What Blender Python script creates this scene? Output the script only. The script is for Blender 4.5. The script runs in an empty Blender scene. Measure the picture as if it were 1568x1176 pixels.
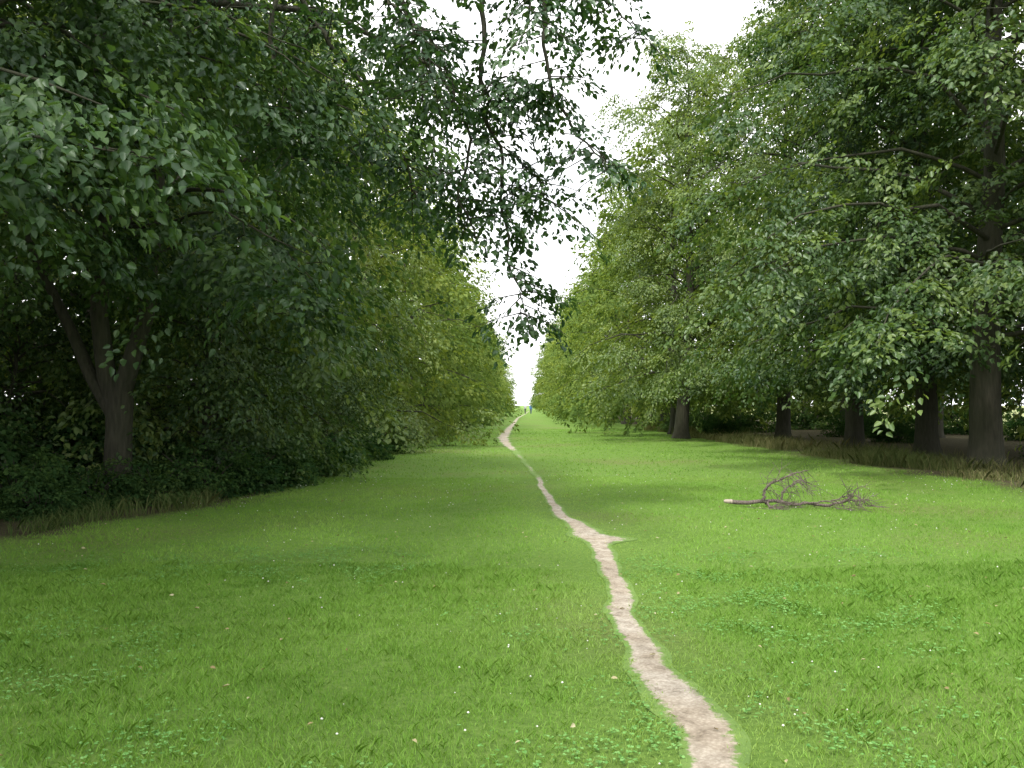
import bpy, math, numpy as np
from mathutils import Vector
rng = np.random.default_rng(7)
scene = bpy.context.scene
D = bpy.data

# ------------------------------------------------------------------ helpers
def link(ob, parent=None):
    scene.collection.objects.link(ob)
    if parent is not None: ob.parent = parent
    return ob

def mesh_from(name, V, F, mats=(), rnd=None, smooth=False):
    V = np.asarray(V, dtype=np.float32); F = np.asarray(F, dtype=np.int32)
    me = D.meshes.new(name)
    me.vertices.add(len(V)); me.vertices.foreach_set('co', V.ravel())
    m, k = F.shape
    me.loops.add(m*k); me.loops.foreach_set('vertex_index', F.ravel())
    me.polygons.add(m); me.polygons.foreach_set('loop_start', np.arange(0, m*k, k, dtype=np.int32))
    if smooth: me.polygons.foreach_set('use_smooth', np.ones(m, dtype=bool))
    me.update(calc_edges=True)
    if rnd is not None:
        a = me.attributes.new('rnd', 'FLOAT', 'FACE'); a.data.foreach_set('value', np.asarray(rnd, dtype=np.float32))
    for mt in mats: me.materials.append(mt)
    return me

def nrm(a): return a/np.maximum(np.linalg.norm(a, axis=-1, keepdims=True), 1e-9)

class NT:
    def __init__(s, mat):
        mat.use_nodes = True; s.t = mat.node_tree; s.t.nodes.clear()
    def n(s, typ, **kw):
        nd = s.t.nodes.new(typ)
        for k, v in kw.items():
            if k.startswith('i_'):
                key = k[2:]; key = int(key) if key.isdigit() else key
                nd.inputs[key].default_value = v
            else: setattr(nd, k, v)
        return nd
    def l(s, a, b): s.t.links.new(a, b)
    def ramp(s, fac, stops):
        r = s.t.nodes.new('ShaderNodeValToRGB'); e = r.color_ramp.elements
        while len(e) < len(stops): e.new(0.5)
        for i, (p, c) in enumerate(stops): e[i].position = p; e[i].color = (*c, 1)
        if fac is not None: s.l(fac, r.inputs[0])
        return r

def leaf_material(name, dark, mid, light, trans=0.33, gloss=0.03, objvar=0.2):
    m = D.materials.new(name); t = NT(m)
    at = t.n('ShaderNodeAttribute', attribute_name='rnd')
    r = t.ramp(at.outputs['Fac'], [(0.0, dark), (0.5, mid), (1.0, light)]); col = r.outputs[0]
    if objvar:
        oi = t.n('ShaderNodeObjectInfo'); hsv = t.n('ShaderNodeHueSaturation')
        mr = t.n('ShaderNodeMapRange', i_3=1-objvar, i_4=1+objvar); t.l(oi.outputs['Random'], mr.inputs[0])
        t.l(mr.outputs[0], hsv.inputs['Value']); t.l(col, hsv.inputs['Color'])
        mh = t.n('ShaderNodeMapRange', i_3=0.512, i_4=0.485); t.l(oi.outputs['Random'], mh.inputs[0]); t.l(mh.outputs[0], hsv.inputs['Hue'])
        col = hsv.outputs[0]
    df = t.n('ShaderNodeBsdfDiffuse'); tr = t.n('ShaderNodeBsdfTranslucent')
    t.l(col, df.inputs[0])
    mul = t.n('ShaderNodeMix', data_type='RGBA', blend_type='MULTIPLY'); mul.inputs[0].default_value = 1
    t.l(col, mul.inputs[6]); mul.inputs[7].default_value = (1.9, 1.8, 0.8, 1)
    t.l(mul.outputs[2], tr.inputs[0])
    a = t.n('ShaderNodeMixShader', i_0=trans); t.l(df.outputs[0], a.inputs[1]); t.l(tr.outputs[0], a.inputs[2]); out = a
    if gloss:
        gl = t.n('ShaderNodeBsdfGlossy', i_Roughness=0.45); gl.inputs['Color'].default_value = (0.9, 1, 0.95, 1)
        b = t.n('ShaderNodeMixShader', i_0=gloss); t.l(a.outputs[0], b.inputs[1]); t.l(gl.outputs[0], b.inputs[2]); out = b
    o = t.n('ShaderNodeOutputMaterial'); t.l(out.outputs[0], o.inputs[0])
    return m

M_lime = leaf_material('lime_leaf', (0.050, 0.092, 0.024), (0.108, 0.170, 0.042), (0.215, 0.275, 0.075), trans=0.36)
M_lime_shade = leaf_material('lime_leaf_shade', (0.024, 0.058, 0.020), (0.056, 0.108, 0.032), (0.130, 0.190, 0.052))  # shaded copy of the lime leaf, with the shade put into its colour
M_oak = leaf_material('oak_leaf', (0.020, 0.052, 0.020), (0.042, 0.092, 0.030), (0.100, 0.172, 0.046), gloss=0.04)
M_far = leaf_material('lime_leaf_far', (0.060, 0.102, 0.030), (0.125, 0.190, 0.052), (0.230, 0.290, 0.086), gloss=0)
M_shrub = leaf_material('shrub_leaf', (0.020, 0.050, 0.020), (0.044, 0.096, 0.032), (0.085, 0.150, 0.045), gloss=0)
M_grass = leaf_material('grass_blade', (0.105, 0.215, 0.038), (0.172, 0.318, 0.060), (0.265, 0.390, 0.112), trans=0.3, gloss=0.0, objvar=0)
M_clover = leaf_material('clover_leaf', (0.10, 0.23, 0.065), (0.14, 0.30, 0.085), (0.19, 0.35, 0.12), trans=0.2, gloss=0, objvar=0)
M_dry = leaf_material('tall_grass_blade', (0.05, 0.09, 0.028), (0.12, 0.15, 0.055), (0.30, 0.27, 0.15), trans=0.25, gloss=0, objvar=0)
M_litter = leaf_material('litter_leaf', (0.14, 0.10, 0.05), (0.28, 0.24, 0.12), (0.42, 0.40, 0.26), trans=0.1, gloss=0, objvar=0)

def bark_material(name, c1, c2, sc=1.0, moss=1.0):
    m = D.materials.new(name); t = NT(m)
    tc = t.n('ShaderNodeTexCoord'); mp = t.n('ShaderNodeMapping'); mp.inputs['Scale'].default_value = (9*sc, 9*sc, 1.6*sc)
    t.l(tc.outputs['Object'], mp.inputs[0])
    n1 = t.n('ShaderNodeTexNoise', i_Scale=2.0, i_Detail=8.0); t.l(mp.outputs[0], n1.inputs['Vector'])
    r = t.ramp(n1.outputs[0], [(0.32, c1), (0.68, c2)])
    n2 = t.n('ShaderNodeTexNoise', i_Scale=0.8, i_Detail=3.0); t.l(tc.outputs['Object'], n2.inputs['Vector'])
    mk = t.n('ShaderNodeMath', operation='MULTIPLY', i_1=moss); t.l(n2.outputs[0], mk.inputs[0])
    mx = t.n('ShaderNodeMix', data_type='RGBA'); t.l(mk.outputs[0], mx.inputs[0]); t.l(r.outputs[0], mx.inputs[6]); mx.inputs[7].default_value = (0.040, 0.046, 0.022, 1)
    b = t.n('ShaderNodeBsdfPrincipled', i_Roughness=0.9); t.l(mx.outputs[2], b.inputs['Base Color'])
    bp = t.n('ShaderNodeBump', i_Strength=0.8, i_Distance=0.05); t.l(n1.outputs[0], bp.inputs['Height']); t.l(bp.outputs[0], b.inputs['Normal'])
    o = t.n('ShaderNodeOutputMaterial'); t.l(b.outputs[0], o.inputs[0])
    return m
M_bark = bark_material('tree_bark', (0.014, 0.012, 0.009), (0.060, 0.050, 0.040))
M_dead = bark_material('dead_bark', (0.06, 0.047, 0.042), (0.24, 0.19, 0.165), 4, 0.12)
def plain(name, col, rough=0.8):
    m = D.materials.new(name); t = NT(m)
    tc = t.n('ShaderNodeTexCoord'); n1 = t.n('ShaderNodeTexNoise', i_Scale=14.0, i_Detail=4.0); t.l(tc.outputs['Object'], n1.inputs['Vector'])
    r = t.ramp(n1.outputs[0], [(0.3, tuple(c*0.75 for c in col)), (0.7, col)])
    b = t.n('ShaderNodeBsdfPrincipled', i_Roughness=rough); t.l(r.outputs[0], b.inputs['Base Color'])
    o = t.n('ShaderNodeOutputMaterial'); t.l(b.outputs[0], o.inputs[0]); return m

# ------------------------------------------------------------------ ground functions
def gz(x, y):
    x = np.asarray(x, float); y = np.asarray(y, float)
    f = np.clip((70-y)/30, 0, 1)
    return f*(0.035*np.sin(x*0.55+1)*np.cos(y*0.4) + 0.025*np.sin(x*0.9+y*0.33))
PY = np.array([0, 2.5, 3.9, 4.7, 5.6, 7.2, 9.45, 10.6, 11.3, 12.2, 13.2, 16, 19.7, 25, 31, 37, 43, 55, 72, 109, 160, 240])
PX = np.array([.5, .78, .885, .95, .87, .90, 1.02, 1.05, .98, .86, .74, .60, .58, .38, .10, -.2, -.44, -.3, .05, .7, 2.4, 4.6])
PW = np.array([.06, .065, .080, .135, .085, .070, .070, .09, .14, .10, .065, .04, .035, .035, .08, .14, .22, .20, .16, .15, .15, .15])
def pcx(y): return np.interp(y, PY, PX) + 0.018*np.sin(y*1.7) + 0.008*np.sin(y*4.1+1)
def phw(y, side):
    w = np.interp(y, PY, PW)
    n = 1 + 0.22*np.sin(y*3.1+side*2) + 0.12*np.sin(y*7.7+side*5+1)
    w = w*n
    if side > 0: w = w + 0.26*np.exp(-((y-11.05)/0.25)**2)
    return np.maximum(w, 0.02)
def in_path(x, y, k=1.0):
    c = pcx(y); d = x-c
    return np.where(d > 0, d < phw(y, 1)*k, -d < phw(y, -1)*k)
def ledge(y): return -4.7+0.0096*y - 2.6*np.clip((15-y)/5, 0, 1) + 0.35*np.sin(y*0.7) + 0.2*np.sin(y*1.9)
def redge(y): return 9.5 - 1.3*np.clip((y-25)/20, 0, 1) + 0.0096*y + 3.0*np.clip((18-y)/8, 0, 1) + 0.35*np.sin(y*0.6+2) + 0.2*np.sin(y*2.1)

# ------------------------------------------------------------------ ground
def axis(a, b, st, far):
    core = np.arange(a, b+1e-6, st)
    ext = np.array([4, 10, 20, 40, 80, 160, 320, 640, far])
    return np.concatenate([(a-ext)[::-1], core, b+ext])
xs = axis(-20, 20, 0.4, 1400); ys = axis(-10, 80, 0.4, 1800)
X, Y = np.meshgrid(xs, ys); Z = gz(X, Y)
V = np.stack([X, Y, Z], -1).reshape(-1, 3)
nx, ny = len(xs), len(ys)
i = np.arange(nx-1)[None, :]+np.arange(ny-1)[:, None]*nx
F = np.stack([i, i+1, i+1+nx, i+nx], -1).reshape(-1, 4)
mg = D.materials.new('ground_soil_and_turf'); t = NT(mg)
tc = t.n('ShaderNodeTexCoord'); sp = t.n('ShaderNodeSeparateXYZ'); t.l(tc.outputs['Object'], sp.inputs[0])
nb = t.n('ShaderNodeTexNoise', i_Scale=0.5, i_Detail=6.0); t.l(tc.outputs['Object'], nb.inputs['Vector'])
nf = t.n('ShaderNodeTexNoise', i_Scale=22.0, i_Detail=8.0, i_Roughness=0.75); t.l(tc.outputs['Object'], nf.inputs['Vector'])
nm = t.n('ShaderNodeTexNoise', i_Scale=0.22, i_Detail=3.0); t.l(tc.outputs['Object'], nm.inputs['Vector'])
TURF = [(0.3, (0.085, 0.160, 0.028)), (0.52, (0.140, 0.245, 0.045)), (0.75, (0.21, 0.31, 0.075))]
turf = t.ramp(nf.outputs[0], TURF)
turf2 = t.ramp(nf.outputs[0], [(0.3, (0.10, 0.13, 0.037)), (0.7, (0.22, 0.26, 0.085))])
mm = t.n('ShaderNodeMapRange', i_1=0.52, i_2=0.72); t.l(nm.outputs[0], mm.inputs[0])
mt = t.n('ShaderNodeMix', data_type='RGBA'); t.l(mm.outputs[0], mt.inputs[0]); t.l(turf.outputs[0], mt.inputs[6]); t.l(turf2.outputs[0], mt.inputs[7])
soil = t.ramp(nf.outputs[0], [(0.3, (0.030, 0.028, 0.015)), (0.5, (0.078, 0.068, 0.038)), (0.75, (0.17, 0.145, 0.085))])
field = t.ramp(nf.outputs[0], [(0.3, (0.13, 0.17, 0.06)), (0.7, (0.30, 0.30, 0.14))])
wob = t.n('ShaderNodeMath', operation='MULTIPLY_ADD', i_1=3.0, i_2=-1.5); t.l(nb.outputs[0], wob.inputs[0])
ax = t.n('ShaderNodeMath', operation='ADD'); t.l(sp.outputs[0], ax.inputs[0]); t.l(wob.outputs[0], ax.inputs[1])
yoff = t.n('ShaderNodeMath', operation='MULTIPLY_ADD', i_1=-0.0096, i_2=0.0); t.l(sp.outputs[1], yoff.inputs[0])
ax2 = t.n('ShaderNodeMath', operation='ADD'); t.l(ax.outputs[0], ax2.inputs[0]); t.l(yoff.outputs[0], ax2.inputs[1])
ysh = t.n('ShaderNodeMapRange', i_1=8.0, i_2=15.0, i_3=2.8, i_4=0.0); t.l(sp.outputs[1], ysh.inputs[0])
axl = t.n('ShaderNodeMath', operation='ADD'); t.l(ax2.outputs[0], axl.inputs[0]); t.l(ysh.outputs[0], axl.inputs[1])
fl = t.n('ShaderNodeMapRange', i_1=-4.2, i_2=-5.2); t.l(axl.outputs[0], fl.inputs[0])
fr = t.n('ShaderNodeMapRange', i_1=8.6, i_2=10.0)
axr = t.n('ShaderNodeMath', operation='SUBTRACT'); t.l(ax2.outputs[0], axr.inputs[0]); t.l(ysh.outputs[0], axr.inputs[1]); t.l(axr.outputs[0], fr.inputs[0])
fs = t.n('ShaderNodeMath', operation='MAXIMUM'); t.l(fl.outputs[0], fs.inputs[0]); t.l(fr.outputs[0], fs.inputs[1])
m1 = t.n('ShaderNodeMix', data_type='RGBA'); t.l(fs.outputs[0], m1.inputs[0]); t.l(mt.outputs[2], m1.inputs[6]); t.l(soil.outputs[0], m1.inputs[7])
ff = t.n('ShaderNodeMapRange', i_1=24.0, i_2=28.0); t.l(ax2.outputs[0], ff.inputs[0])
m2 = t.n('ShaderNodeMix', data_type='RGBA'); t.l(ff.outputs[0], m2.inputs[0]); t.l(m1.outputs[2], m2.inputs[6]); t.l(field.outputs[0], m2.inputs[7])
b = t.n('ShaderNodeBsdfPrincipled', i_Roughness=0.95); b.inputs['Specular IOR Level'].default_value = 0.15
t.l(m2.outputs[2], b.inputs['Base Color'])
bp = t.n('ShaderNodeBump', i_Strength=0.9, i_Distance=0.05); t.l(nf.outputs[0], bp.inputs['Height']); t.l(bp.outputs[0], b.inputs['Normal'])
o = t.n('ShaderNodeOutputMaterial'); t.l(b.outputs[0], o.inputs[0])
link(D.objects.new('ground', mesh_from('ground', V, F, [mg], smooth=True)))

# ------------------------------------------------------------------ dirt path
py = np.concatenate([np.arange(0, 20, 0.05), np.arange(20, 60, 0.2), np.arange(60, 240, 1.0)])
NU = 13; us = np.linspace(-1, 1, NU)
cx = pcx(py); wl = phw(py, -1)*1.5+.02; wr = phw(py, 1)*1.5+.02
PXg = np.where(us[None, :] < 0, cx[:, None]+us[None, :]*wl[:, None], cx[:, None]+us[None, :]*wr[:, None])
PYg = np.repeat(py[:, None], NU, 1)
lift = 0.004+np.clip(py/60, 0, 1)*0.012
PZg = gz(PXg, PYg)+lift[:, None]+0.006*(np.sin(PXg*31)*np.sin(PYg*17)+1)*(np.clip((20-PYg)/10, 0, 1))*(1-us[None, :]**2)
i = np.arange(NU-1)[None, :]+np.arange(len(py)-1)[:, None]*NU
F = np.stack([i, i+1, i+NU+1, i+NU], -1).reshape(-1, 4)
mp_ = D.materials.new('dry_trodden_earth'); t = NT(mp_)
tc = t.n('ShaderNodeTexCoord')
n1 = t.n('ShaderNodeTexNoise', i_Scale=6.0, i_Detail=10.0, i_Roughness=0.8); t.l(tc.outputs['Object'], n1.inputs['Vector'])
n0 = t.n('ShaderNodeTexNoise', i_Scale=1.7, i_Detail=4.0); t.l(tc.outputs['Object'], n0.inputs['Vector'])
vr = t.n('ShaderNodeTexVoronoi', i_Scale=46.0); t.l(tc.outputs['Object'], vr.inputs['Vector'])
r = t.ramp(n1.outputs[0], [(0.34, (0.20, 0.165, 0.12)), (0.45, (0.46, 0.41, 0.34)), (0.64, (0.70, 0.645, 0.56))])
rv = t.ramp(vr.outputs['Distance'], [(0.0, (1, 1, 1)), (0.25, (0.92, 0.92, 0.92)), (0.6, (0.7, 0.68, 0.66))])
r0 = t.ramp(n0.outputs[0], [(0.35, (0.80, 0.75, 0.69)), (0.65, (1, 1, 1))])
mu = t.n('ShaderNodeMix', data_type='RGBA', blend_type='MULTIPLY'); mu.inputs[0].default_value = 0.8
t.l(r.outputs[0], mu.inputs[6]); t.l(rv.outputs[0], mu.inputs[7])
mu2 = t.n('ShaderNodeMix', data_type='RGBA', blend_type='MULTIPLY'); mu2.inputs[0].default_value = 1
t.l(mu.outputs[2], mu2.inputs[6]); t.l(r0.outputs[0], mu2.inputs[7])
ge = t.n('ShaderNodeAttribute', attribute_name='verge')
ns = t.n('ShaderNodeTexNoise', i_Scale=11.0, i_Detail=8.0, i_Roughness=0.75); t.l(tc.outputs['Object'], ns.inputs['Vector'])
nsm = t.n('ShaderNodeMath', operation='MULTIPLY_ADD', i_1=1.5, i_2=-0.25); t.l(ns.outputs[0], nsm.inputs[0])
ad = t.n('ShaderNodeMath', operation='ADD'); t.l(ge.outputs['Fac'], ad.inputs[0]); t.l(nsm.outputs[0], ad.inputs[1])
sm = t.n('ShaderNodeMapRange', i_1=0.88, i_2=1.06); t.l(ad.outputs[0], sm.inputs[0])
tr_ = t.ramp(n1.outputs[0], TURF)
mg2 = t.n('ShaderNodeMix', data_type='RGBA'); t.l(sm.outputs[0], mg2.inputs[0]); t.l(mu2.outputs[2], mg2.inputs[6]); t.l(tr_.outputs[0], mg2.inputs[7])
b = t.n('ShaderNodeBsdfPrincipled', i_Roughness=0.95); t.l(mg2.outputs[2], b.inputs['Base Color'])
bp = t.n('ShaderNodeBump', i_Strength=0.9, i_Distance=0.04); t.l(n1.outputs[0], bp.inputs['Height']); t.l(bp.outputs[0], b.inputs['Normal'])
o = t.n('ShaderNodeOutputMaterial'); t.l(b.outputs[0], o.inputs[0])
pm = mesh_from('dirt_path', np.stack([PXg, PYg, PZg], -1).reshape(-1, 3), F, [mp_], smooth=True)
mid = np.clip(np.minimum((PYg-17)/4, (36-PYg)/5), 0, 1)
vg = np.abs(us)[None, :]**1.6*0.95+0*PYg; vg = np.maximum(vg, mid*(0.58+0.12*np.sin(PYg*1.3))+0.3*vg)
vg = vg+np.clip((PYg-70)/80, 0, 1)*0.3
va = pm.attributes.new('verge', 'FLOAT', 'POINT'); va.data.foreach_set('value', vg.ravel().astype(np.float32))
link(D.objects.new('dirt_path', pm))

# ------------------------------------------------------------------ grass
def vnoise(x, y, s, seed):
    r = np.random.default_rng(seed); v = 0
    for k in range(6):
        a = r.uniform(0, 6.28); f = s*r.uniform(0.6, 2.2)
        v = v+np.sin((x*np.cos(a)+y*np.sin(a))*f+r.uniform(0, 6.28))
    return np.clip(0.5+v/6, 0, 1)
def sample(n, y0, y1, kx, ex, xl=-99, xr=99):
    y = np.sqrt(rng.uniform(y0**2, y1**2, n)); x = rng.uniform(-1, 1, n)*(kx*y+ex)
    k = (x > xl) & (x < xr)
    return x[k], y[k]
def blades(x, y, h, w, lean, rnd, five=True):
    n = len(x); z = gz(x, y); a = rng.uniform(0, 2*np.pi, n)
    sx, sy = np.cos(a)*w/2, np.sin(a)*w/2
    la = rng.uniform(0, 2*np.pi, n); l = h*lean*rng.uniform(0.2, 1.3, n)
    tx, ty = np.cos(la)*l, np.sin(la)*l
    base = np.stack([x, y, z-0.004], -1); s = np.stack([sx, sy, 0*sx], -1)
    mid = base+np.stack([tx*0.35, ty*0.35, h*0.6], -1)
    tip = base+np.stack([tx, ty, h], -1)
    if five:
        V = np.stack([base-s, base+s, mid+s*0.75, tip, mid-s*0.75], 1).reshape(-1, 3)
        return V, np.arange(n)[:, None]*5+np.array([[0, 1, 2, 3, 4]]), rnd
    V = np.stack([base-s, base+s, tip], 1).reshape(-1, 3)
    return V, np.arange(n)[:, None]*3+np.array([[0, 1, 2]]), rnd
def edge_ok(x, y):
    l, r_ = ledge(y), redge(y)
    pr = np.clip((x-l)/0.8+0.3, 0.0, 1)*np.clip((r_-x)/0.8+0.3, 0.0, 1)
    return rng.uniform(0, 1, len(x)) < pr
grass_parent = None
for (n, y0, y1, h0, h1, w0, w1, xl, xr) in [(320000, 2.3, 9, .016, .048, .003, .0055, -9, 9), (260000, 9, 20, .022, .042, .007, .012, -9, 14), (110000, 20, 60, .025, .05, .018, .035, -7, 12)]:
    kx = 0.74 if y0 < 15 else 0.42
    x, y = sample(n, y0, y1, kx, 0.9 if y0 < 15 else 2.5, xl, xr)
    cl = vnoise(x, y, 2.5, 3); big = vnoise(x, y, 0.45, 5); fine = vnoise(x, y, 9, 9)
    d = np.abs(x-pcx(y))
    worn = np.exp(-(d/0.6)**2)*np.clip(0.4+1.2*vnoise(x, y, 1.3, 77), 0, 1)
    edge_k = rng.uniform(0.55, 1.3, len(x))+0.7*(vnoise(x, y, 14, 91)-0.5)
    stray = (rng.uniform(0, 1, len(x)) < 0.04) & ~in_path(x, y, 0.5)
    faint = (y > 17) & (y < 34) & (rng.uniform(0, 1, len(x)) < 0.9)
    keep = (~in_path(x, y, edge_k) | stray | faint) & edge_ok(x, y) & (rng.uniform(0, 1, len(x)) < 0.6+0.4*fine-0.4*worn)
    x, y, cl, big, worn, fine = [q[keep] for q in (x, y, cl, big, worn, fine)]
    tuft = np.clip((vnoise(x, y, 4.5, 66)-0.68)*5, 0, 1)
    h = rng.uniform(h0, h1, len(x))*(0.7+0.6*cl)*(1-0.5*worn)*(0.8+0.4*fine)*(1+0.35*tuft)
    w = rng.uniform(w0, w1, len(x))
    patch = vnoise(x, y, 1.0, 55)
    rd = np.clip(0.05+0.48*rng.uniform(0, 1, len(x))+0.22*(cl-0.5)+0.32*(big-0.5)+0.34*(patch-0.5)+0.5*worn+0.15-0.08*tuft, 0, 1)
    st = rng.uniform(0, 1, len(x)) < 0.03; rd[st] = 1
    v, f, q = blades(x, y, h, w, 1.0, rd, five=y0 < 5)
    ob = D.objects.new('grass' if grass_parent is None else 'blades', mesh_from('grass', v, f, [M_grass], q)); link(ob, grass_parent)
    grass_parent = grass_parent or ob

Vs, Fs, Rs, off = [], [], [], 0
for side in (-1, 1):
    n = 30000 if side < 0 else 60000
    y = rng.uniform(10, 60, n)
    e = ledge(y) if side < 0 else redge(y)
    x = e+side*np.abs(rng.normal(0.5, 0.8 if side < 0 else 1.6, n))
    k = vnoise(x, y, 1.6, 11) > rng.uniform(0.3, 0.8, n); x, y = x[k], y[k]
    h = rng.uniform(0.08, 0.38, len(x))*(0.5+0.8*vnoise(x, y, 1.1, 12))*(0.8 if side < 0 else 1.2)
    rd = np.clip(rng.uniform(0, 0.6, len(x))+0.4*(vnoise(x, y, 0.6, 13)-0.4)+(0.2 if side > 0 else 0), 0, 1)
    v, f, q = blades(x, y, h, rng.uniform(.006, .014, len(x)), 0.8, rd)
    Vs.append(v); Fs.append(f+off); Rs.append(q); off += len(v)
link(D.objects.new('tall_grass', mesh_from('tall_grass', np.concatenate(Vs), np.concatenate(Fs), [M_dry], np.concatenate(Rs))))

# ------------------------------------------------------------------ leaves
def leaves(P, Fw, N, size, aspect=0.62, hexa=True):
    Fw = nrm(Fw); S = nrm(np.cross(Fw, N)); N = np.cross(S, Fw)
    L = size[:, None]; W = L*aspect/2; n = len(P)
    if hexa:
        fold = 0.12*L; dr = 0.10*L
        v = np.stack([P, P+Fw*L*.32-S*W+N*fold, P+Fw*L*.70-S*W*.72+N*(fold*.6), P+Fw*L-N*dr,
                      P+Fw*L*.70+S*W*.72+N*(fold*.6), P+Fw*L*.32+S*W+N*fold], 1).reshape(-1, 3)
        i = np.arange(n)[:, None]*6
        f = np.stack([i+np.array([[0, 3, 2, 1]]), i+np.array([[0, 5, 4, 3]])], 1).reshape(-1, 4)
        return v, f, 2
    v = np.stack([P, P+Fw*L*.45-S*W+N*L*.1, P+Fw*L, P+Fw*L*.45+S*W+N*L*.1], 1).reshape(-1, 3)
    return v, np.arange(n)[:, None]*4+np.array([[0, 1, 2, 3]]), 1

def spray_leaves(r, O, Dr, Ln, per, lsize, droop=0.35, width=0.42):
    n = len(O); Dr = nrm(Dr); up = np.array([0, 0, 1.0])
    S = nrm(np.cross(Dr, up)+1e-6); U = np.cross(S, Dr)
    roll = r.normal(0, 0.25, n)[:, None]; S2 = S*np.cos(roll)+U*np.sin(roll); U2 = np.cross(S2, Dr)
    t_ = r.uniform(0, 1, (n, per, 1))**0.8; sg = np.where(r.uniform(0, 1, (n, per, 1)) < .5, -1, 1)
    s_ = sg*r.uniform(0, 1, (n, per, 1))*(np.sin(np.clip(t_, 0, 1)*2.6+0.35))*width
    Lx = Ln[:, None, None]
    P = O[:, None]+Dr[:, None]*t_*Lx+S2[:, None]*s_*Lx+U2[:, None]*r.normal(0, 0.045, (n, per, 1))*Lx
    P[..., 2] -= (droop*(t_**2)*Lx)[..., 0]+(0.25*np.abs(s_)*Lx)[..., 0]
    Fw = Dr[:, None]*0.7+S2[:, None]*sg*0.7+r.normal(0, 0.35, (n, per, 3)); Fw[..., 2] -= 0.55
    N = U2[:, None]+Dr[:, None]*0.3+r.normal(0, 0.42, (n, per, 3))
    sz = lsize*r.uniform(0.6, 1.2, (n, per))
    rd = np.clip(r.uniform(0, 1, (n, 1))*0.6+r.uniform(0, 0.4, (n, per)), 0, 1)
    return P.reshape(-1, 3), Fw.reshape(-1, 3), N.reshape(-1, 3), sz.ravel(), rd.ravel()

def tubes(lines, sides=7):
    Vs, Fs, off = [], [], 0
    a = np.linspace(0, 2*np.pi, sides, endpoint=False)
    for P, R in lines:
        P = np.asarray(P, float); R = np.asarray(R, float)
        T = nrm(np.gradient(P, axis=0)); ref = np.array([0.03, 1, 0.02]) if abs(T[0][2]) > .6 else np.array([0, 0, 1.0])
        A = nrm(np.cross(T, ref)); B = np.cross(T, A)
        rr = R[:, None]*np.ones(sides)
        if R[0] > .2: rr = rr*(1+0.07*np.sin(a*3+P[0, 0])[None, :]*np.exp(-np.clip(P[:, 2:3], 0, 9)/1.5))
        ring = P[:, None]+A[:, None]*(np.cos(a)*rr)[..., None]+B[:, None]*(np.sin(a)*rr)[..., None]
        n = len(P); Vs.append(ring.reshape(-1, 3))
        k = np.arange(sides); k2 = (k+1) % sides
        i = np.arange(n-1)[:, None]*sides
        Fs.append(np.stack([i+k, i+k2, i+k2+sides, i+k+sides], -1).reshape(-1, 4)+off); off += n*sides
    return np.concatenate(Vs), np.concatenate(Fs)

def trunk_line(r, H, r0, wob=0.25, n=14):
    z = np.concatenate([[-0.25, 0.0, 0.12, 0.35, 0.8], np.linspace(1.5, H, n)])
    x = np.cumsum(r.normal(0, wob/4, len(z)))*np.clip(z/4, 0, 1); y = np.cumsum(r.normal(0, wob/4, len(z)))*np.clip(z/4, 0, 1)
    rad = r0*(1-0.93*(np.clip(z, 0, None)/H)**0.85)+r0*0.4*np.exp(-np.clip(z, 0, None)/0.25)
    return np.stack([x, y, z], -1), rad

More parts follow.
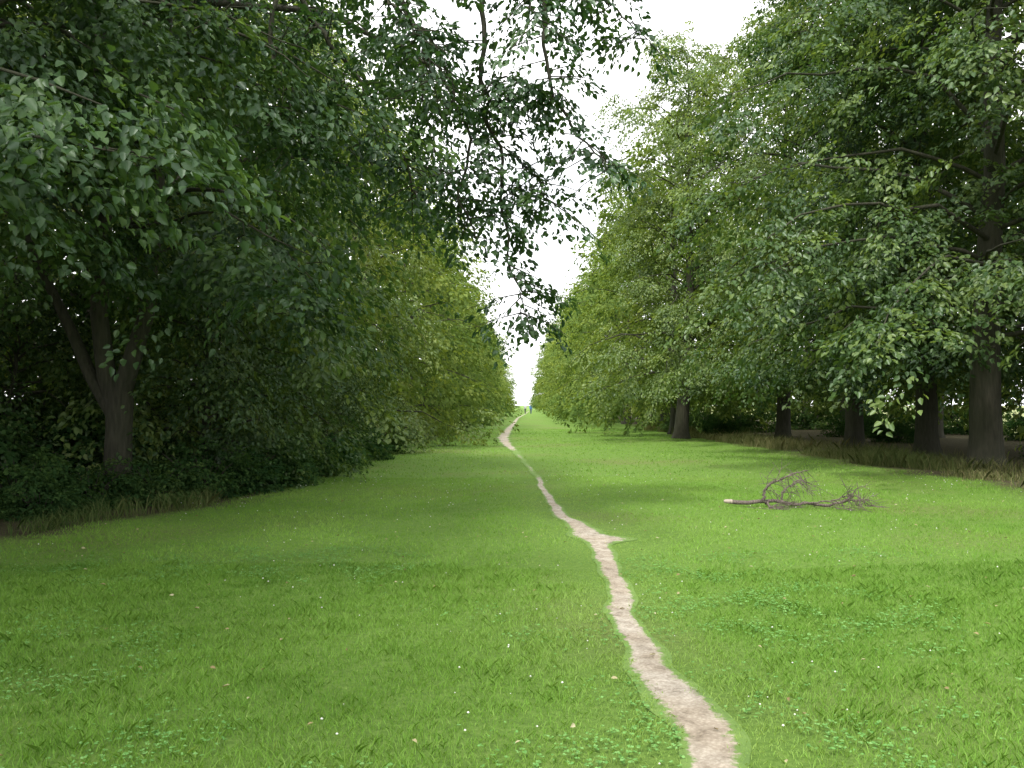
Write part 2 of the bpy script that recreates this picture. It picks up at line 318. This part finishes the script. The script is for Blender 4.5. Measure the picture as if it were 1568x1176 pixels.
def gen_tree(seed, H, R, zlow, nb, nsp, per, lsize, mat, trunk_r=0.4, ztip=None, droop=1.0, forks=None, lean=None, top_p=2.2, hexa=True, inner=0.25, twigs=True, skirt=0):
    r = np.random.default_rng(seed)
    TL, TR = trunk_line(r, H*0.93, trunk_r)
    lines = [(TL, TR)] if not forks else list(forks['lines'])
    OO, DD, LL = [], [], []
    ztip = zlow*0.8 if ztip is None else ztip
    for k in range(nb):
        u = ((k+r.uniform(0, 1))/nb)**1.0
        h = zlow+0.6+(H-zlow-1.4)*u
        az = k*2.399963+r.normal(0, 0.35)
        reach = R*max(0.12, (1-u**top_p))**0.6*r.uniform(0.66, 1.15)
        d = np.array([math.cos(az), math.sin(az), 0])
        if lean is not None: reach *= 1+lean[2]*(d[0]*lean[0]+d[1]*lean[1])
        base = np.array([np.interp(h, TL[:, 2], TL[:, 0]), np.interp(h, TL[:, 2], TL[:, 1]), h-0.2*reach])
        if forks: base = np.array([d[0]*0.3, d[1]*0.3, h-0.15*reach])
        base[2] = max(base[2], ztip*0.8)
        rise = (r.uniform(0.25, 0.6)+0.6*u)*reach; drop = (r.uniform(0.2, 0.5)+0.35*(1-u))*reach*droop
        s = np.linspace(0, 1, 9)[:, None]
        side = np.array([-d[1], d[0], 0])
        wig = r.normal(0, 0.035*reach, (9, 3)).cumsum(0)*0.6; wig -= wig[0]
        P = base+d*reach*s+side*r.normal(0, 0.2)*reach*s**2+np.array([0, 0, 1])*(rise*s-drop*s**2.2)+wig
        if P[-1, 2] < ztip: P[:, 2] += (ztip-P[-1, 2])*s[:, 0]**2
        rb = 0.020+0.007*reach*(1-u*0.4); lines.append((P, rb*(1-0.88*s[:, 0])))
        m = int(nsp*(0.35+0.65*reach/R))
        ss = r.uniform(0.15, 1.0, m)**0.75
        O = np.stack([np.interp(ss, s[:, 0], P[:, j]) for j in range(3)], -1)
        sg = np.where(r.uniform(0, 1, m) < .5, -1, 1); ang = sg*(r.uniform(0.15, 1.25, m))
        c, sn = np.cos(ang), np.sin(ang)
        Dd = np.stack([d[0]*c-d[1]*sn, d[0]*sn+d[1]*c, r.normal(-0.28, 0.28, m)], -1)
        lat = r.uniform(0, 0.32, m)*reach*0.6*(1.1-ss*0.7)
        O = O+Dd*lat[:, None]; O[:, 2] -= r.exponential(0.45, m)*droop
        lo = O[:, 2] < ztip; O[lo, 2] = ztip+r.uniform(0, 1.0, lo.sum())
        OO.append(O); DD.append(Dd); LL.append(r.uniform(0.7, 1.45, m))
        if skirt and u < 0.3:
            m2 = skirt; ss = r.uniform(.6, 1, m2)
            O2 = np.stack([np.interp(ss, s[:, 0], P[:, j]) for j in range(3)], -1)
            O2[:, :2] += r.normal(0, .5, (m2, 2)); O2[:, 2] -= r.uniform(0, 1, m2)*np.maximum(O2[:, 2]-ztip+.7, .1)*r.uniform(.3, 1)
            OO.append(O2); DD.append(np.stack([d[0]+r.normal(0, .4, m2), d[1]+r.normal(0, .4, m2), r.uniform(-1.3, -.5, m2)], -1)); LL.append(r.uniform(.6, 1.1, m2))
        if twigs:
            for q in range(0, m, 7):
                lines.append((np.stack([O[q], O[q]+Dd[q]*0.3, O[q]+Dd[q]*0.6+[0, 0, -.1]]), np.array([.010, .007, .004])))
    m = int(nb*nsp*inner*0.25); z = r.uniform(zlow+.3, H*.9, m); a = r.uniform(0, 6.28, m); q = r.uniform(.1, 1.6, m)
    OO.append(np.stack([np.interp(z, TL[:, 2], TL[:, 0])+np.cos(a)*q, np.interp(z, TL[:, 2], TL[:, 1])+np.sin(a)*q, z], -1)); DD.append(np.stack([np.cos(a), np.sin(a), r.normal(.1, .4, m)], -1)); LL.append(r.uniform(.5, 1.0, m))
    m = nsp; O = np.stack([r.normal(0, .5, m), r.normal(0, .5, m), r.uniform(H-2.5, H, m)], -1)
    a = r.uniform(0, 6.28, m); OO.append(O); DD.append(np.stack([np.cos(a), np.sin(a), r.uniform(0, 1, m)], -1)); LL.append(r.uniform(.6, 1.2, m))
    P, Fw, N, sz, rd = spray_leaves(r, np.concatenate(OO), np.concatenate(DD), np.concatenate(LL), per, lsize)
    v, f, mult = leaves(P, Fw, N, sz, hexa=hexa)
    crown = mesh_from('crown', v, f, [mat], np.repeat(rd, mult))
    v, f = tubes(lines, 9 if hexa else 6)
    wood = mesh_from('wood', v, f, [M_bark], smooth=True)
    return wood, crown

limeN = [gen_tree(11, 20, 6.2, 2.9, 62, 32, 40, 0.14, M_lime, 0.38, ztip=2.0, skirt=6),
         gen_tree(12, 21, 6.4, 3.2, 64, 34, 40, 0.14, M_lime, 0.38, ztip=2.6, skirt=2),
         gen_tree(19, 21, 6.6, 3.2, 68, 38, 42, 0.14, M_lime_shade, 0.38, ztip=2.6, skirt=2, inner=0.5)]
limeL = gen_tree(13, 17, 5.8, 1.2, 62, 32, 38, 0.14, M_lime, 0.32, ztip=0.5, skirt=8)
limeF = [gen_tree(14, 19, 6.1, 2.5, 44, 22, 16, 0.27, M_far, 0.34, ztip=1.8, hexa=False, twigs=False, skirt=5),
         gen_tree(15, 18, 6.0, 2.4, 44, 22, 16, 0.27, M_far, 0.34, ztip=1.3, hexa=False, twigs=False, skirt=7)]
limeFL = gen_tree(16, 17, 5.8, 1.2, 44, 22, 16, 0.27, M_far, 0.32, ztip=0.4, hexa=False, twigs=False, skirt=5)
wood_t = gen_tree(18, 17, 6.2, 1.0, 34, 16, 13, 0.40, M_shrub, 0.3, ztip=0.2, hexa=False, twigs=False)
young = gen_tree(25, 6.5, 2.5, 0.5, 40, 16, 34, 0.11, M_lime_shade, 0.09, ztip=0.3, skirt=5)

def place(name, tr, x, y, rot, sc=1.0, scz=None, parent=None):
    w = link(D.objects.new(name, tr[0]), parent)
    w.location = (x, y, float(gz(x, y))); w.rotation_euler = (0, 0, rot); w.scale = (sc, sc, scz or sc)
    link(D.objects.new('crown', tr[1]), w)
    return w

r = np.random.default_rng(99)
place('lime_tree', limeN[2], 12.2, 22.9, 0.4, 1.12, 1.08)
place('lime_tree', limeN[2], 13.3, 28.5, 2.6, 0.98)
place('lime_tree', limeN[1], 12.9, 33.5, 4.6, 0.95, 1.05)
place('lime_tree', limeN[1], 12.8, 42.0, 0.6, 0.95, 1.0)
place('lime_tree', limeN[0], 8.0, 42.0, 1.0, 0.90, 0.98)
y = 50
while y < 280:
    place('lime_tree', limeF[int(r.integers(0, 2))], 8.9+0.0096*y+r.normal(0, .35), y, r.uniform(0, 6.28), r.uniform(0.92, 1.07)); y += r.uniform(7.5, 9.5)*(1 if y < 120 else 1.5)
place('lime_tree', limeN[2], 15.2, 10.5, 2.6, 0.95)
for (x, yy, s) in [(-9.2, 20.5, .98), (-8.6, 28, 1.02), (-8.8, 35.5, 1.06)]:
    place('lime_tree', limeL, x, yy, r.uniform(0, 6.28), s)
y = 44
while y < 280:
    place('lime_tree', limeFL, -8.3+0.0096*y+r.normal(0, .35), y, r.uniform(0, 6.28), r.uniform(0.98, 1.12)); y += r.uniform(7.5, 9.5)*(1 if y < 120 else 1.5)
for (x, y, s) in [(-6.4, 18.6, .95), (-9.8, 17.2, .8), (-5.9, 24.5, .8), (-12.2, 15.8, .9)]:
    place('young_lime_tree', young, x, y, x*3, s)
wl_ = link(D.objects.new('woodland', None))
for x0, y0, y1, st in ((-17, 11, 70, 9.5), (-25, 15, 45, 9), (33, 40, 100, 15)):
    y = y0
    while y < y1:
        place('woodland_tree', wood_t, x0+r.normal(0, 1.2), y, r.uniform(0, 6.28), r.uniform(1.05, 1.15), parent=wl_); y += st*r.uniform(.9, 1.1)
y = 24
while y < 90:
    place('woodland_tree', limeF[int(r.integers(0, 2))], 20.5+r.normal(0, 1.2), y, r.uniform(0, 6.28), r.uniform(1.0, 1.15), parent=wl_); y += r.uniform(9, 12)

fl_ = []
z = np.array([-.2, 0, .15, .5, 1.2, 1.9]); fl_.append((np.stack([z*0.02, 0*z, z], -1), np.array([.40, .36, .29, .25, .23, .24])))
fl_.append((np.array([[.0, 0, 1.7], [.18, 0, 2.3], [.45, .1, 3.3], [.6, .1, 5], [.7, .2, 8], [.9, .3, 12], [1, .3, 15]]), np.array([.19, .17, .14, .13, .10, .06, .03])))
fl_.append((np.array([[.0, 0, 1.6], [-.22, 0, 2.2], [-.32, -.1, 3.3], [-.25, -.1, 5], [-.3, -.2, 8], [-.5, -.3, 12], [-.6, -.3, 14]]), np.array([.19, .17, .15, .14, .11, .07, .03])))
fl_.append((np.array([[-.1, 0, 1.5], [-.55, .1, 2.2], [-.95, .2, 3.0], [-1.6, .3, 4.2], [-2.4, .4, 6]]), np.array([.13, .12, .10, .08, .04])))
forked = gen_tree(21, 16, 5.8, 4.0, 56, 34, 42, 0.135, M_oak, 0.3, ztip=3.0, forks={'lines': fl_}, droop=0.9)
place('forked_maple_tree', forked, -7.1, 16.0, 0.0)
oak = gen_tree(31, 14, 6.2, 4.2, 58, 44, 56, 0.115, M_oak, 0.42, ztip=3.6, droop=0.8, lean=(0.95, -0.1, 0.12), inner=0.4)
ok_ = place('oak_tree', oak, -8.4, 9.6, 0.0)
shade_oak = gen_tree(33, 14, 5.2, 6.6, 30, 16, 13, 0.26, M_oak, 0.4, ztip=6.2, hexa=False, twigs=False)  # unseen oak added behind the camera to shade the foreground grass
place('oak_tree', shade_oak, -7.0, -1.5, 0.8)

def bez(P, n=14):
    P = np.asarray(P, float); t_ = np.linspace(0, len(P)-1, n); i = np.arange(len(P))
    Q = np.stack([np.interp(t_, i, P[:, j]) for j in range(3)], -1)
    for _ in range(2): Q[1:-1] = (Q[:-2]+2*Q[1:-1]+Q[2:])/4
    return Q
rl = np.random.default_rng(5)
limb = [[(-8.4, 9.6, 4.2), (-6, 10.2, 6.6), (-3.5, 11, 7.9), (-1.2, 11.8, 8.2), (.2, 12.2, 8.0), (1.2, 12.4, 7.5)],
        [(-1.9, 11.6, 8.1), (-1.4, 11.8, 7.0), (-0.85, 12, 6.2), (-.55, 12, 5.2), (-.75, 12, 4.4), (-.5, 12, 3.9)],
        [(-0.4, 11.9, 8.1), (-0.35, 12, 7.0), (-.45, 12.1, 6.0), (-.1, 12.2, 5.1), (-.15, 12.2, 4.3), (.1, 12.3, 3.2), (.12, 12.3, 2.9)],
        [(.5, 12.1, 7.9), (.4, 12.1, 6.9), (.5, 12, 6.0), (.95, 12, 5.2), (1.35, 12, 4.8)],
        [(-3.5, 11, 7.9), (-2.8, 11.5, 6.9), (-2.1, 11.9, 6.1), (-1.6, 12.1, 5.2), (-1.3, 12.2, 4.5)],
        [(-.1, 12.2, 5.1), (.3, 12.1, 4.8), (.5, 12.0, 4.4)],
        [(-.45, 12.1, 6.0), (.1, 12, 6.1), (.4, 11.8, 5.7)],
        [(-3.0, 11.3, 7.4), (-3.1, 11.2, 6.2), (-2.7, 11.1, 5.3), (-2.6, 11.1, 4.7)],
        [(-2.2, 11.6, 7.8), (-1.7, 11.2, 7.0), (-1.2, 10.9, 6.3), (-1.0, 10.8, 5.6)],
        [(-6, 10.2, 6.6), (-4.5, 12.5, 7.4), (-3.0, 14, 7.9), (-1.6, 15, 7.6), (-.9, 15.5, 6.9)],
        [(-.2, 11.9, 8.0), (.2, 11.5, 7.2), (.3, 11.3, 6.5)],
        [(-1.6, 15, 7.6), (-1.5, 15.1, 6.6), (-1.2, 15.2, 5.6), (-1.3, 15.2, 4.6)],
        [(.9, 12.3, 7.7), (1.5, 12.4, 7.2), (2.0, 12.5, 6.75)]]
lr = [(.13, .03), (.04, .008), (.042, .006), (.035, .008), (.045, .01), (.014, .004), (.02, .005), (.04, .008), (.03, .006), (.07, .02), (.02, .006), (.03, .006), (.02, .006)]
cnt = [96, 44, 44, 30, 44, 14, 18, 28, 28, 46, 18, 28, 12]
lines = []; OO, DD, LL = [], [], []
for k, (P, (a, b_)) in enumerate(zip(limb, lr)):
    Q = bez(P, 26); Q[1:-1] += rl.normal(0, 0.03, (24, 3)); lines.append((Q, np.linspace(a, b_, 26)))
    m = cnt[k]
    ss = rl.uniform(0.22 if k else 0.35, 1, m)
    ii = ss*25
    O = np.stack([np.interp(ii, np.arange(26), Q[:, j]) for j in range(3)], -1)
    az = rl.uniform(0, 6.28, m); Dd = np.stack([np.cos(az), np.sin(az), rl.normal(-.35, .3, m)], -1); Dd = nrm(Dd)
    ln = rl.uniform(.35, .8, m)
    sub = rl.uniform(0.0, .35, m)
    for q in range(m):
        tw = np.stack([O[q], O[q]+Dd[q]*(sub[q]+ln[q])*.5, O[q]+Dd[q]*(sub[q]+ln[q])-[0, 0, .12*ln[q]]]); lines.append((tw, np.array([.010, .006, .003])))
    OO.append(O+Dd*sub[:, None]); DD.append(Dd); LL.append(ln)
P, Fw, N, sz, rd = spray_leaves(rl, np.concatenate(OO), np.concatenate(DD), np.concatenate(LL), 34, 0.10)
v, f, mult = leaves(P, Fw, N, sz, aspect=0.6)
lo = link(D.objects.new('limb_leaves', mesh_from('limb_leaves', v, f, [M_oak], np.repeat(rd, mult))), ok_)
v, f = tubes(lines, 6)
lb = link(D.objects.new('overhanging_limb', mesh_from('overhanging_limb', v, f, [M_bark], smooth=True)), ok_)
bpy.context.view_layer.update()
for o_ in (lo, lb): o_.matrix_parent_inverse = ok_.matrix_world.inverted()

# ------------------------------------------------------------------ shrubs
def gen_shrub(seed, R, H, n, per, ls):
    r = np.random.default_rng(seed)
    a = r.uniform(0, 6.28, n); e = r.uniform(0.02, 1, n); k = r.uniform(0.35, 0.9, n)**.5
    lump = 0.75+0.25*np.sin(a*3+seed)+0.15*np.sin(a*5+e*4)
    O = np.stack([np.cos(a)*R*k*np.sqrt(1-e*e*.8)*lump, np.sin(a)*R*k*np.sqrt(1-e*e*.8)*lump, H*k*e*lump+.05], -1)
    Dd = np.stack([np.cos(a), np.sin(a), r.normal(0.15, .35, n)], -1)
    P, Fw, N, sz, rd = spray_leaves(r, O, Dd, r.uniform(.3, .7, n), per, ls)
    v, f, mult = leaves(P, Fw, N, sz, aspect=.7, hexa=False)
    lf = mesh_from('leaves', v, f, [M_shrub], np.repeat(rd, mult))
    lines = []
    for q in range(14):
        a = r.uniform(0, 6.28); d = np.array([math.cos(a), math.sin(a), 0])*R*.7; lines.append((np.stack([d*.05, d*.5+[0, 0, H*.45], d+[0, 0, H*.75]]), np.array([.02, .014, .004])))
    v, f = tubes(lines, 5)
    return mesh_from('stems', v, f, [M_bark], smooth=True), lf
sh = [gen_shrub(41, 1.3, 1.3, 260, 30, .09), gen_shrub(42, 1.0, 0.9, 200, 30, .08)]
for (x, y, k, s) in [(-9.8, 12.9, 0, .9), (-8.6, 13.3, 1, .95), (-7.7, 13.9, 0, .8), (-6.9, 14.6, 1, .9), (-6.1, 15.3, 1, .9), (-5.6, 16.2, 0, .8), (-5.3, 17.4, 1, 1.0), (-5.2, 18.6, 0, .95), (-5.0, 20.2, 1, 1.1), (-5.0, 22, 0, 1.0), (-5.1, 24.3, 1, 1.1), (-5.0, 27, 0, 1.0), (-4.9, 30, 1, 1.2),
                     (-8.0, 11.9, 1, .7), (-7.0, 13.2, 1, .6), (-11.2, 13.4, 0, 1.2), (-8.3, 18.0, 0, 1.4), (-10.5, 16.0, 0, 1.5), (-12.5, 17.5, 0, 1.9), (-14, 14.5, 0, 1.9), (-11, 20, 0, 2.0), (-14.5, 21, 0, 2.2),
                     (16.5, 27, 1, .7), (11.0, 47, 0, .9), (10.2, 52.5, 0, 1.0), (19.5, 28.5, 0, .8), (16.5, 38, 0, .9), (12.5, 56, 0, 1.3), (14, 54, 0, 1.5), (18, 46, 0, 1.2), (12, 64, 0, 1.6),
                     (22.5, 34, 0, 1.1), (24.5, 41, 0, 1.3), (25, 49, 0, 1.6), (22, 53, 0, 1.6), (20, 60, 0, 1.9)]:
    w = link(D.objects.new('shrub', sh[k][0])); w.location = (x, y, float(gz(x, y))); w.rotation_euler = (0, 0, r.uniform(0, 6.28)); w.scale = (s, s, s)
    link(D.objects.new('leaves', sh[k][1]), w)

# ------------------------------------------------------------------ clover, flowers, leaf litter
x, y = sample(46000, 2.4, 10, .74, .8, -9, 9)
k = (vnoise(x, y, 1.5, 21)+rng.normal(0, .12, len(x)) > 0.60) & (vnoise(x, y, 5, 22)+rng.normal(0, .15, len(x)) > 0.5) & ~in_path(x, y, 1.6); x, y = x[k], y[k]; n = len(x)
az = rng.uniform(0, 6.28, n)
Pn = np.stack([x, y, gz(x, y)+rng.uniform(.015, .040, n)], -1)
Vv, Ff, Rr, off = [], [], [], 0
for q in range(3):
    a = az+q*2.094; Fw = np.stack([np.cos(a), np.sin(a), rng.uniform(-.1, .3, n)], -1); N = np.array([0, 0, 1.0])+rng.normal(0, .3, (n, 3))
    v, f, mult = leaves(Pn, Fw, N, rng.uniform(.010, .020, n), .9, hexa=False)
    Vv.append(v); Ff.append(f+off); off += len(v); Rr.append(rng.uniform(0, 1, n))
link(D.objects.new('clover', mesh_from('clover', np.concatenate(Vv), np.concatenate(Ff), [M_clover], np.concatenate(Rr))))
n = 900; x, y = sample(n, 2.8, 20, .72, .5, -6, 9.5); k = (vnoise(x, y, 1.2, 31) > 0.45) & ~in_path(x, y, 1.5); x, y = x[k], y[k]; n = len(x)
c = np.stack([x, y, gz(x, y)+rng.uniform(.04, .065, n)], -1); s = rng.uniform(.003, .008, n)[:, None]*(1+y[:, None]*.03)
oc = np.array([[1, 0, 0], [0, 1, 0], [-1, 0, 0], [0, -1, 0], [0, 0, .8], [0, 0, -.8]])
V = (c[:, None]+oc[None]*s[:, None]).reshape(-1, 3)
tf = np.array([[0, 1, 4], [1, 2, 4], [2, 3, 4], [3, 0, 4], [1, 0, 5], [2, 1, 5], [3, 2, 5], [0, 3, 5]])
F = (np.arange(n)[:, None, None]*6+tf[None]).reshape(-1, 3)
link(D.objects.new('clover_flowers', mesh_from('clover_flowers', V, F, [plain('clover_petal', (.75, .75, .68))])))
x, y = sample(1300, 2.6, 24, .72, .8, -9, 11); n = len(x)
az = rng.uniform(0, 6.28, n); Fw = np.stack([np.cos(az), np.sin(az), rng.normal(0, .15, n)], -1)
P = np.stack([x, y, gz(x, y)+np.where(in_path(x, y, 1.0), .022, rng.uniform(.025, .045, n))], -1)
v, f, mult = leaves(P, Fw, np.array([0, 0, 1.0])+rng.normal(0, .35, (n, 3)), rng.uniform(.02, .05, n), .55)
link(D.objects.new('fallen_leaves', mesh_from('fallen_leaves', v, f, [M_litter], np.repeat(rng.uniform(0, 1, n), mult))))

# ------------------------------------------------------------------ fallen branch
rb = np.random.default_rng(17)
main = [(3.42, 14.0, .10), (3.7, 14.0, .075), (3.95, 14.0, .10), (4.25, 14.05, .10), (4.6, 14.0, .06), (4.95, 13.95, .05), (5.2, 13.95, .10), (5.32, 13.95, .2)]
stem2 = [(3.95, 14.0, .10), (3.96, 14.0, .24), (4.0, 13.95, .36), (4.2, 13.9, .47), (4.4, 13.85, .56), (4.6, 13.8, .6)]
stem3 = [(4.25, 14.05, .10), (4.3, 14.1, .25), (4.5, 14.15, .40), (4.75, 14.2, .46)]
stem4 = [(3.98, 14.0, .1), (4.02, 13.8, .02), (4.1, 13.6, .0)]
stem5 = [(5.2, 13.95, .10), (5.45, 14.0, .13), (5.6, 14.0, .1)]
stem6 = [(4.6, 14.0, .06), (4.95, 13.8, .13), (5.2, 13.7, .22), (5.3, 13.7, .3)]
Ls = []
for P, a, b_ in [(main, .036, .016), (stem2, .026, .007), (stem3, .018, .005), (stem4, .022, .007), (stem5, .012, .004), (stem6, .015, .005)]:
    Q = bez(P, 20); Q[1:-1] += rb.normal(0, .010, (18, 3)); Ls.append((Q, np.linspace(a, b_, 20)))
    for q in range(18 if P is not main else 8):
        i0 = rb.integers(5, 19); p = Q[i0]; d = nrm(np.array([rb.normal(0.4, .5), rb.normal(0, .5), rb.normal(0.15, .5)])); L = rb.uniform(.12, .42)
        s = np.linspace(0, 1, 7)[:, None]; tw = p+d*L*s+np.array([rb.normal(0, .08), rb.normal(0, .08), -.16])*s**2
        tw[:, 2] = np.maximum(tw[:, 2], .02); Ls.append((tw, np.linspace(.006, .0028, 7)))
        for _ in range(3):
            p2 = tw[rb.integers(2, 6)]; d2 = nrm(d+rb.normal(0, .6, 3)); tw2 = p2+d2*L*.5*np.linspace(0, 1, 5)[:, None]; tw2[:, 2] = np.maximum(tw2[:, 2], .02)
            Ls.append((tw2, np.linspace(.0038, .002, 5)))
Ls.append((np.array([[3.33, 14.0, .105], [3.35, 14.0, .104], [3.46, 14.0, .098]]), np.array([.012, .030, .038])))
v, f = tubes(Ls, 7)
fb = mesh_from('fallen_branch', v, f, [M_dead, plain('broken_wood', (.40, .34, .28))], smooth=True)
for p in list(fb.polygons)[-14:]: p.material_index = 1
o_ = link(D.objects.new('fallen_branch', fb)); o_.location.z = float(gz(4.4, 14))

# ------------------------------------------------------------------ distant walkers
def person(x, y, rot, jacket, trousers, stride):
    J = [(0, 0, .95, .13), (0, 0, 1.2, .14), (0, 0, 1.40, .15), (0, 0, 1.52, .06), (0, .02, 1.60, .085), (0, .02, 1.68, .10), (0, .01, 1.76, .07),
         (-.19, 0, 1.42, .06), (-.24, -.08*stride, 1.15, .05), (-.22, .06, .92, .035), (.19, 0, 1.42, .06), (.24, .08*stride, 1.15, .05), (.22, .12*stride, .92, .035),
         (-.10, 0, .88, .10), (-.10, .16*stride, .5, .07), (-.10, .12*stride, .08, .05), (-.10, .25*stride+.05, .04, .045),
         (.10, 0, .88, .10), (.10, -.10*stride, .5, .07), (.10, -.30*stride, .10, .05), (.10, -.20*stride, .04, .045)]
    E = [(0, 1), (1, 2), (2, 3), (3, 4), (4, 5), (5, 6), (2, 7), (7, 8), (8, 9), (2, 10), (10, 11), (11, 12), (0, 13), (13, 14), (14, 15), (15, 16), (0, 17), (17, 18), (18, 19), (19, 20)]
    me = D.meshes.new('person'); me.from_pydata([j[:3] for j in J], E, []); ob = link(D.objects.new('person', me))
    ob.modifiers.new('Skin', 'SKIN')
    for i, j in enumerate(J): me.skin_vertices[0].data[i].radius = (j[3], j[3])
    me.skin_vertices[0].data[0].use_root = True
    sd = ob.modifiers.new('Sub', 'SUBSURF'); sd.levels = 1; sd.render_levels = 1
    m = D.materials.new('clothing'); t = NT(m); tc = t.n('ShaderNodeTexCoord'); sp = t.n('ShaderNodeSeparateXYZ'); t.l(tc.outputs['Object'], sp.inputs[0])
    mr = t.n('ShaderNodeMath', operation='MULTIPLY', i_1=0.5); t.l(sp.outputs[2], mr.inputs[0])
    rp = t.ramp(mr.outputs[0], [(0, (.03, .025, .02)), (.04, trousers), (.48, jacket), (.77, (.5, .33, .25)), (.86, (.06, .04, .025))]); rp.color_ramp.interpolation = 'CONSTANT'
    b = t.n('ShaderNodeBsdfPrincipled', i_Roughness=.8); t.l(rp.outputs[0], b.inputs['Base Color']); o = t.n('ShaderNodeOutputMaterial'); t.l(b.outputs[0], o.inputs[0])
    me.materials.append(m); ob.location = (x, y, 0); ob.rotation_euler = (0, 0, rot)
person(3.4, 160, 3.0, (.05, .16, .5), (.05, .07, .15), 1)
person(2.4, 161, 3.3, (.5, .5, .5), (.06, .06, .08), -1)

# ------------------------------------------------------------------ light, sky, camera
el, az = math.radians(54), math.radians(208)
sdir = Vector((math.sin(az)*math.cos(el), math.cos(az)*math.cos(el), math.sin(el)))
sun = D.lights.new('sun', 'SUN'); sun.energy = 4.8; sun.angle = math.radians(7); sun.color = (1, .96, .87)
so = link(D.objects.new('sun', sun)); so.rotation_euler = sdir.to_track_quat('Z', 'Y').to_euler()
w = D.worlds.new('World'); scene.world = w; w.use_nodes = True; nt = w.node_tree; nt.nodes.clear()
sk = nt.nodes.new('ShaderNodeTexSky'); sk.sky_type = 'NISHITA'; sk.sun_disc = False; sk.sun_elevation = el; sk.sun_rotation = az; sk.dust_density = 3; sk.air_density = 1.0
tc = nt.nodes.new('ShaderNodeTexCoord'); nz = nt.nodes.new('ShaderNodeTexNoise'); nz.inputs['Scale'].default_value = 2.2; nz.inputs['Detail'].default_value = 6
nt.links.new(tc.outputs['Generated'], nz.inputs['Vector'])
rp = nt.nodes.new('ShaderNodeMapRange'); rp.inputs[1].default_value = .3; rp.inputs[2].default_value = .5; rp.inputs[3].default_value = .6; rp.inputs[4].default_value = 1.0
nt.links.new(nz.outputs[0], rp.inputs[0])
mx = nt.nodes.new('ShaderNodeMix'); mx.data_type = 'RGBA'; nt.links.new(rp.outputs[0], mx.inputs[0]); nt.links.new(sk.outputs[0], mx.inputs[6]); mx.inputs[7].default_value = (16.2, 16.3, 16.4, 1)
bg = nt.nodes.new('ShaderNodeBackground'); bg.inputs[1].default_value = 0.15; nt.links.new(mx.outputs[2], bg.inputs[0])
wo = nt.nodes.new('ShaderNodeOutputWorld'); nt.links.new(bg.outputs[0], wo.inputs[0])
cam = D.cameras.new('camera'); cam.lens = 31.2; cam.sensor_width = 36; cam.clip_end = 4000; cam.clip_start = .05
co = link(D.objects.new('camera', cam)); co.location = (0, 0, 1.6+float(gz(0, 0))); co.rotation_euler = (math.radians(90+1.35), 0, 0)
scene.camera = co
scene.view_settings.view_transform = 'Standard'; scene.view_settings.look = 'None'; scene.view_settings.exposure = 0
